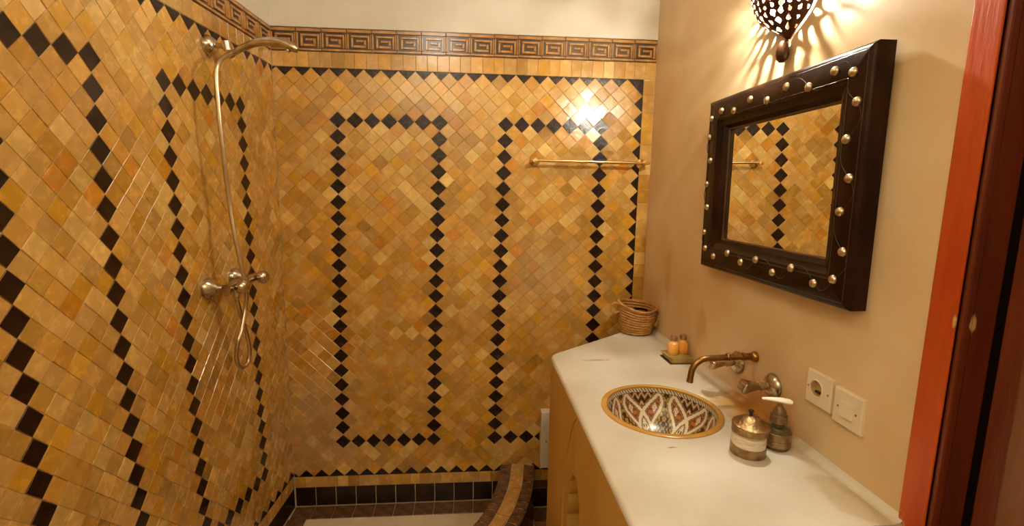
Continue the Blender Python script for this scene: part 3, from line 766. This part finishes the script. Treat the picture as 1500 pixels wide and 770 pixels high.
vine(list(range(0, 9)), 0); vine(list(range(8, 15)), 1); vine(list(range(14, 23)), 0); vine([22,23,24,25,26,27,0], 1)

# ------------------------------------------------------------------ pierced wall sconce
sc = empty('wall_sconce', 'pierced dark copper half-bowl wall lamp with a wooden drop, lit', 'lamp', mat=RW(1.205, .395))
sprof = [(0,.004),(.012,.016),(.022,.031),(.034,.050),(.052,.072),(.075,.085),(.105,.094),(.15,.100),(.20,.103)]
def sR(v): return interp(sprof, v)
NPH, NVV = 230, 170; V = []; F_ = []
for i in range(NPH+1):
    ph = math.pi*i/NPH
    for q in range(NVV+1):
        v = .195*(q/NVV)**1.0; r = sR(v); V.append((r*math.cos(ph), v, .004+r*math.sin(ph)*.98))
rh = random.Random(3); holes = []
v = .022; row = 0
while v < .19:
    r = sR(v); n = max(3, int(math.pi*r/.019)); 
    for k in range(n):
        ph = math.pi*(k+.5+(.25 if row % 2 else -.25)*(1 if n > 3 else .4))/n
        e_ = min(ph, math.pi-ph); q_ = .60 if e_ < .35 else (.82 if e_ < .7 else 1)
        holes.append((ph, v, rh.uniform(0, math.pi), rh.uniform(.0078, .0112)*q_, rh.uniform(.42, .72)))
    v += .0150; row += 1
def pierced(ph, v):
    r = sR(v)
    if v < .016 or v > .190 or ph < .06 or ph > math.pi-.06: return False
    for p, hv, an, s_, asp in holes:
        dx, dy = (ph-p)*r, v-hv
        if abs(dx) > .012 or abs(dy) > .012: continue
        x = dx*math.cos(an)+dy*math.sin(an); y = -dx*math.sin(an)+dy*math.cos(an)
        if abs(x)/s_*(1.0 if x > 0 else 1.7)+abs(y)/(s_*asp) < 1 and not (x < -s_*.2 and abs(y) < s_*.09): return True
    return False
for i in range(NPH):
    for q in range(NVV):
        if not pierced(math.pi*(i+.5)/NPH, .195*((q+.5)/NVV)): F_.append((i*(NVV+1)+q, (i+1)*(NVV+1)+q, (i+1)*(NVV+1)+q+1, i*(NVV+1)+q+1))
sh = obj('shade', V, F_, SHADE, sc, 'all'); sm_ = sh.modifiers.new('thick', 'SOLIDIFY'); sm_.thickness = .0012
for sd in (1, -1):
    G().tube([(sd*sR(.195*k/24), .195*k/24, .004) for k in range(25)], .0018, 8).make('shade_rim', BRASS if sd > 0 else SHADE, sc, True)  # brass on the door side stands in for the rim's lit edge
G().tube([(0,.0,.010),(0,-.006,.012)], .003, 8).make('drop_pin', SHADE, sc)
G().lathe([(0,-.056),(.006,-.055),(.0125,-.048),(.0155,-.038),(.0155,-.028),(.0125,-.015),(.008,-.006),(.004,-.003),(0,-.003)], 24, Matrix.Translation((0,0,.018)) @ Matrix.Rotation(-math.pi/2, 4, 'X')).make('drop_finial', FINIAL, sc, True)
G().lathe([(.0,.0),(.016,.0),(.016,.03),(.013,.034),(.0,.034)], 20, Matrix.Translation((0,.075,.002))).make('lamp_holder', PLASTIC, sc, True)
BULB = bpy.data.materials.new('lit_bulb'); BULB.use_nodes = True; nt = BULB.node_tree; nt.nodes.remove(nt.nodes['Principled BSDF'])
em = nt.nodes.new('ShaderNodeEmission'); em.inputs[0].default_value = (*WARM, 1); em.inputs[1].default_value = BULB_STRENGTH
nt.links.new(em.outputs[0], nt.nodes['Material Output'].inputs[0])
G().ball((0,.122,.056), .0150, 12).make('bulb', BULB, sc, True)
G().tube([(0,.086,.030),(0,.106,.052)], .009, 12).make('bulb_socket', PLASTIC, sc, True)

# ------------------------------------------------------------------ towel rail on the back wall
tr = empty('towel_rail', 'slim brass towel rail on the tiled wall', 'towel rail', mat=BW(.51, .140))
G().tube([(-.252,.002,.052),(.262,.0,.052)], .0063, 16).make('bar', BRASS, tr, True)
for u in (-.243, .240):
    b = empty_part = G().lathe([(.021,.0),(.021,.004),(.016,.008),(.009,.011),(.006,.013),(.006,.046),(.0105,.047),(.0105,.058),(.0,.059)], 20, Matrix.Translation((u,0,0))).make('bracket', BRASS, tr, True)

# ------------------------------------------------------------------ shower: holder, handset, mixer with hose
ho = empty('shower_holder', 'chrome shower holder with a round rosette on the tiled side wall', 'shower holder', mat=LW(1.672, .452))
G().lathe([(.030,.0),(.031,.008),(.027,.020),(.018,.029),(.010,.032),(.0,.032)], 28).make('rosette', CHROME, ho, True)
G().tube([(0,0,.028),(.0,-.003,.058)], .0085, 14).make('arm', CHROME, ho, True)
G().tube([(0,-.016,.068),(0,.012,.064)], .0135, 16).make('cradle', CHROME, ho, True)
hs = empty('hand_shower', 'slender curved chrome hand shower resting in its holder', 'shower head', (-.785, 1.655, H+.437))
ho_ = Vector((-.785, 1.655, H+.437))
hp = [pix(340,79,1,1.655), pix(352,72,1,1.652), pix(370,64,1,1.648), pix(388,61,1,1.645), pix(408,62,1,1.64), pix(424,67,1,1.636), pix(436,74,1,1.633)]
hp = [p-ho_ for p in hp]; cv = catmull(hp, 6); nn = len(cv)
G().tube(cv, [.0085+.0060*min(1, (k/nn)*1.6) if k < nn*.75 else .0145*math.sqrt(max(.02, 1-((k/nn-.75)/.25)**2.6)) for k in range(nn)], 16).make('handle', CHROME, hs, True)
d = (hp[-1]-hp[-2]).normalized()
G().lathe([(0,-.003),(.007,-.003),(.008,.0),(.007,.004)], 20, Matrix.Translation(hp[-1]+Vector((-.030,0,-.002))) @ Matrix.Rotation(.5, 4, 'Y')).make('spray_face', CHROME, hs, True)
G().tube([hp[0]+Vector((-.012,0,-.006)), hp[0]+Vector((.004,0,.002))], .0105, 16).make('hose_nut', CHROME, hs, True)
mx = empty('shower_mixer', 'chrome two-handle shower mixer with a looping metal hose', 'shower mixer', mat=LW(1.655, -.315))
def L2(p):   # world -> mixer local
    return mx.matrix_world.inverted() @ Vector(p)
bpy.context.view_layer.update()
for u, v in ((-.080,-.004), (.080,.004)):
    G().lathe([(.033,.0),(.034,.006),(.030,.016),(.020,.028),(.0135,.036),(.0,.036)], 28, Matrix.Translation((u,v,0))).make('wall_rosette', CHROME, mx, True)
    G().tube([(u,v,.030),(u*.93,v,.062)], .0115, 16).make('inlet', CHROME, mx, True)
G().tube([(-.095,-.004,.070),(-.04,-.002,.070),(.04,.002,.070),(.095,.004,.070)], [.015,.017,.017,.015], 18).make('body', CHROME, mx, True)
for u, v in ((-.052,-.004),(.085,.004)):
    G().lathe([(.012,.078),(.013,.084),(.020,.088),(.0235,.096),(.0225,.108),(.016,.116),(.0,.118)], 24, Matrix.Translation((u,v,0))).make('handle', CHROME, mx, True)
wx = -.775
hose = [pix(346,432,0,wx), pix(349,446,0,wx), pix(355,466,0,wx), pix(362,490,0,wx), pix(366,512,0,wx), pix(364,528,0,wx-.004), pix(357,537,0,wx-.006), pix(349,533,0,wx-.006), pix(346,518,0,wx-.004), pix(349,500,0,wx+.012), pix(355,478,0,wx+.016), pix(360,450,0,wx+.020), pix(361,425,0,wx+.028), pix(355,395,0,wx+.024), pix(344,345,0,wx+.01), pix(336,295,0,wx), pix(329,240,0,wx), pix(323,190,0,wx), pix(319,145,0,wx), pix(317,112,0,wx), pix(319,96,0,wx+.002), pix(326,85,0,wx+.004), pix(338,80,1,1.655)]
hc = catmull([L2(p) for p in hose], 14)
G().tube(hc, [.0068+.0006*(k % 2) for k in range(len(hc))], 10).make('hose', HOSEM, mx, True)
G().tube([L2(hose[0])+Vector((0,.018,0)), L2(hose[0])+Vector((0,-.008,0))], .009, 14).make('hose_nut', CHROME, mx, True)

# ------------------------------------------------------------------ things on the counter
bk = empty('palm_basket', 'small coiled palm fibre basket with ring handles at the counter corner', 'basket', (.712, 1.960, ZT))
def brim(a, z): return z*(1+.10*math.cos(a-2.4)+.04*math.cos(2*a))
NC = 10; prof = []
for k in range(NC*6+1):
    t = k/(NC*6); r = .062+.022*math.sin(min(1, t*1.15)*math.pi/2)-.004*t; r += .0050*abs(math.sin(t*NC*math.pi)); prof.append((r, .004+.116*t))
g = G(); n = 200
inner = [(r-.009, z) for r, z in prof[::-1]]
full = [(.0, .001), (.055, .001)]+prof+inner+[(.05, .010), (0, .010)]
g.lathe(full, n)
for p in g.v:
    a = math.atan2(p.y, p.x); k_ = int(p.z/.0116); w_ = 1+.011*math.sin(a*50+(k_ % 2)*math.pi+p.z*260); p.x *= w_; p.y *= w_; p.z = brim(a, p.z); p.x *= .98
g.make('basket_body', BASKET, bk, True)
rim = []
for k in range(61):
    a = 2*math.pi*k/60; rim.append((.081*math.cos(a), .083*math.sin(a), brim(a, .122)))
G().tube(rim, .006, 8).make('rim_coil', BASKET, bk, True)
def ring(c, r, axis_a, name, squash=1, rad=.0045):
    pts = []
    for k in range(25):
        a = 2*math.pi*k/24; d_ = Vector((math.cos(axis_a), math.sin(axis_a), 0)); pts.append(Vector(c)+d_*r*math.cos(a)+Vector((0,0,r*squash*math.sin(a))))
    G().tube(pts, rad, 8).make(name, BASKET, bk, True)
ring((-.098,-.012,.114), .022, math.pi*.98, 'ring_handle')
hd = []
for k in range(13):
    t = k/12; a = -1.02+.42*math.sin(t*math.pi); hd.append(((.086+.006*math.sin(t*math.pi))*math.cos(a+.25), (.088+.006*math.sin(t*math.pi))*math.sin(a+.25), .122-.075*t))
G().tube(hd, .0055, 8).make('side_strap', BASKET, bk, True)
bi = empty('black_cord_coil', 'small black loop lying inside the palm basket', 'cord', (.712, 1.962, ZT+.0935))
pts = [(.048*math.cos(a)*(1+.1*math.sin(3*a)), .040*math.sin(a), .004*math.sin(2*a)) for a in [2*math.pi*k/30 for k in range(31)]]
G().tube(pts, .0048, 8).make('cord_loop', BLK, bi, True)

ty = empty('bottle_tray', 'small rough wooden tray holding two amber bottles', 'tray', (.748, 1.610, ZT))
G().box((-.038,-.044,.004),(.040,.046,.021), .0015).make('tray_block', TRAYW, ty)
G().box((-.046,-.046,.0),(.040,.048,.004), .001).make('tray_foot', TRAYE, ty)
G().box((-.045,-.030,.0195),(.041,.048,.0225), .001).make('tray_ledge', TRAYW, ty)
def bottle(x, y, hgt, label):
    b = empty('toiletry_bottle', label, 'bottle', (x, y, ZT+.0226))
    G().lathe([(0,0),(.0175,0),(.0195,.003),(.0200,.030),(.0185,.040),(.012,.046),(.0105,.049),(.0105,.054),(0,.054)], 24).make('glass_body', BOTTLE, b, True)
    G().lathe([(.0,.052),(.0115,.052),(.0125,.054),(.0128,.064),(.0105,hgt),(.004,hgt+.002),(0,hgt+.002)], 20).make('cap', CAPM, b, True)
bottle(.731, 1.612, .068, 'amber toiletry bottle with metal cap on the tray, further from the wall')
bottle(.770, 1.622, .070, 'amber toiletry bottle with metal cap on the tray, nearer the wall')

jr = empty('lidded_jar', 'round jar with tin bands, pale bone middle and a domed hammered lid', 'jar', (.647, .990, ZT))
G().lathe([(0,0),(.0385,0),(.039,.002),(.0385,.021),(.037,.022)], 40).make('base_band', TIN, jr, True)
G().lathe([(.0372,.0205),(.0372,.052)], 40).make('bone_middle', BONE, jr, True)
G().lathe([(.0375,.051),(.0388,.052),(.0388,.069),(.038,.070),(0,.070)], 40).make('top_band', TIN, jr, True)
ld = G().lathe([(.0,.069),(.0405,.069),(.0415,.0715),(.0405,.0735),(.033,.0755),(.025,.0845),(.014,.0915),(.006,.0935),(0,.094)], 40, Matrix.Rotation(.05, 4, 'X')).make('lid', TIN, jr, True)
G().lathe([(.004,.091),(.003,.097),(.0055,.100),(.006,.1035),(.004,.107),(0,.108)], 16).make('knob', SLOTM, ld, True)

sd = empty('soap_dispenser', 'dark green glass soap dispenser in a tin sleeve with white pump', 'dispenser', (.732, 1.012, ZT))
G().lathe([(0,0),(.028,0),(.030,.003),(.030,.046),(.027,.052),(.016,.056),(.0145,.060),(.0145,.068),(0,.068)], 36).make('glass_bottle', GREEN, sd, True)
for z0, z1 in ((.008,.0225),(.0235,.042)):
    G().lathe([(.0302,z0),(.0312,z0+.001),(.0312,z1-.001),(.0302,z1)], 36).make('tin_sleeve', TIN, sd, True)
G().lathe([(.0145,.062),(.0185,.063),(.0195,.066),(.0185,.071),(.0195,.076),(.0185,.082),(.012,.084),(0,.084)], 28).make('collar', PUMPT, sd, True)
G().lathe([(0,.083),(.0155,.083),(.0145,.092),(.009,.100),(.006,.103),(.006,.112),(0,.112)], 24).make('pump_neck', PUMPT, sd, True)
g = G(); g.tube(catmull([(.021,-.012,.1150),(.010,-.006,.1170),(-.004,.001,.1178),(-.020,.009,.1172),(-.036,.016,.1150)], 5), [.003+.0075*math.sin(min(1,(1-k/21)*1.15+.05)*math.pi*.5)*(1 if k > 2 else .6+.13*k) for k in range(21)], 12)
for p in g.v: p.z = .1165+(p.z-.1165)*.62
g.make('pump_nozzle', PUMPW, sd, True)

# ------------------------------------------------------------------ white box behind the counter
wbx = empty('white_wall_box', 'white plastic box on the tiled wall behind the counter end', 'box', mat=BW(.400, -1.155))
G().box((-.076,-.141,0),(.076,.141,.045), .004).make('box_cover', WHITEP, wbx)
G().lathe([(.0035,.044),(.0035,.0462),(0,.0466)], 12, Matrix.Translation((-.050,-.005,0))).make('screw', SLOTM, wbx)

# ------------------------------------------------------------------ door with its frame
tf = empty('trim_1', 'orange-red painted wooden door casing beside the mirror wall', None, (XR, .72, 0), kind='structure')
def tb(name, a, b, m_, bev=.002): return G().box([a[i]-(XR,.72,0)[i] for i in range(3)], [b[i]-(XR,.72,0)[i] for i in range(3)], bev).make(name, m_, tf)
tb('casing_board', (XR-.003, .697, 0), (XR+.012, .745, DZ+.05), ORANGEW)
tb('casing_board', (XR-.003, DY0-.048, 0), (XR+.012, DY0, DZ+.05), ORANGEW)
tb('head_board', (XR-.003, DY0, DZ), (XR+.012, .697, DZ+.05), ORANGEW)
tb('jamb_board', (XR+.012, .690, 0), (XR+.062, .697, DZ), REDW, .0015)
tb('jamb_bead', (XR+.002, .688, 0), (XR+.020, .6975, DZ), REDW, .004)
tb('jamb_board', (XR+.012, DY0, 0), (XR+.062, DY0+.007, DZ), REDW, .0015)
tb('head_jamb', (XR+.012, DY0, DZ-.007), (XR+.062, .690, DZ), REDW, .0015)
tb('gap_shadow_strip', (XR+.062, .668, 0), (XR+.13, .697, DZ), BLK, .001)  # black strip stands in for the shadowed gap beside the door leaf
dr = empty('door_1', 'red-brown panelled wooden door in the orange casing', None, (XR+.075, .665, 0), kind='structure')
DO = (XR+.075, .665, 0)
def db(name, a, b, m_, bev=.002, par=None):
    return G().box([a[i]-DO[i] for i in range(3)], [b[i]-DO[i] for i in range(3)], bev).make(name, m_, dr)
X0 = XR+.058
db('door_leaf', (X0+.012, DY0+.01, .01), (X0+.045, .672, DZ-.01), PLANKW)
db('edge_plank', (X0, .640, .01), (X0+.012, .674, DZ-.01), PLANKW)
db('stile', (X0-.004, .590, .01), (X0+.012, .6385, DZ-.01), DOORW, .003)
db('stile', (X0-.004, DY0+.02, .01), (X0+.012, DY0+.09, DZ-.01), DOORW, .003)
for z0, z1 in ((.02,.16),(.80,.94),(1.085,1.20),(1.95,2.06)):
    db('rail', (X0-.003, DY0+.091, z0), (X0+.012, .589, z1), DOORW, .003)
for z0, z1 in ((.16,.80),(.94,1.085),(1.20,1.95)):
    db('panel', (X0+.004, DY0+.115, z0+.025), (X0+.013, .565, z1-.025), DOORW, .004)
    for a, b in (((X0,.565,z0+.002),(X0+.012,.588,z1-.002)),((X0,DY0+.092,z0+.002),(X0+.012,DY0+.114,z1-.002)),((X0,DY0+.115,z0+.002),(X0+.012,.5645,z0+.024)),((X0,DY0+.115,z1-.024),(X0+.012,.5645,z1-.002))):
        db('moulding', a, b, DOORW, .005)
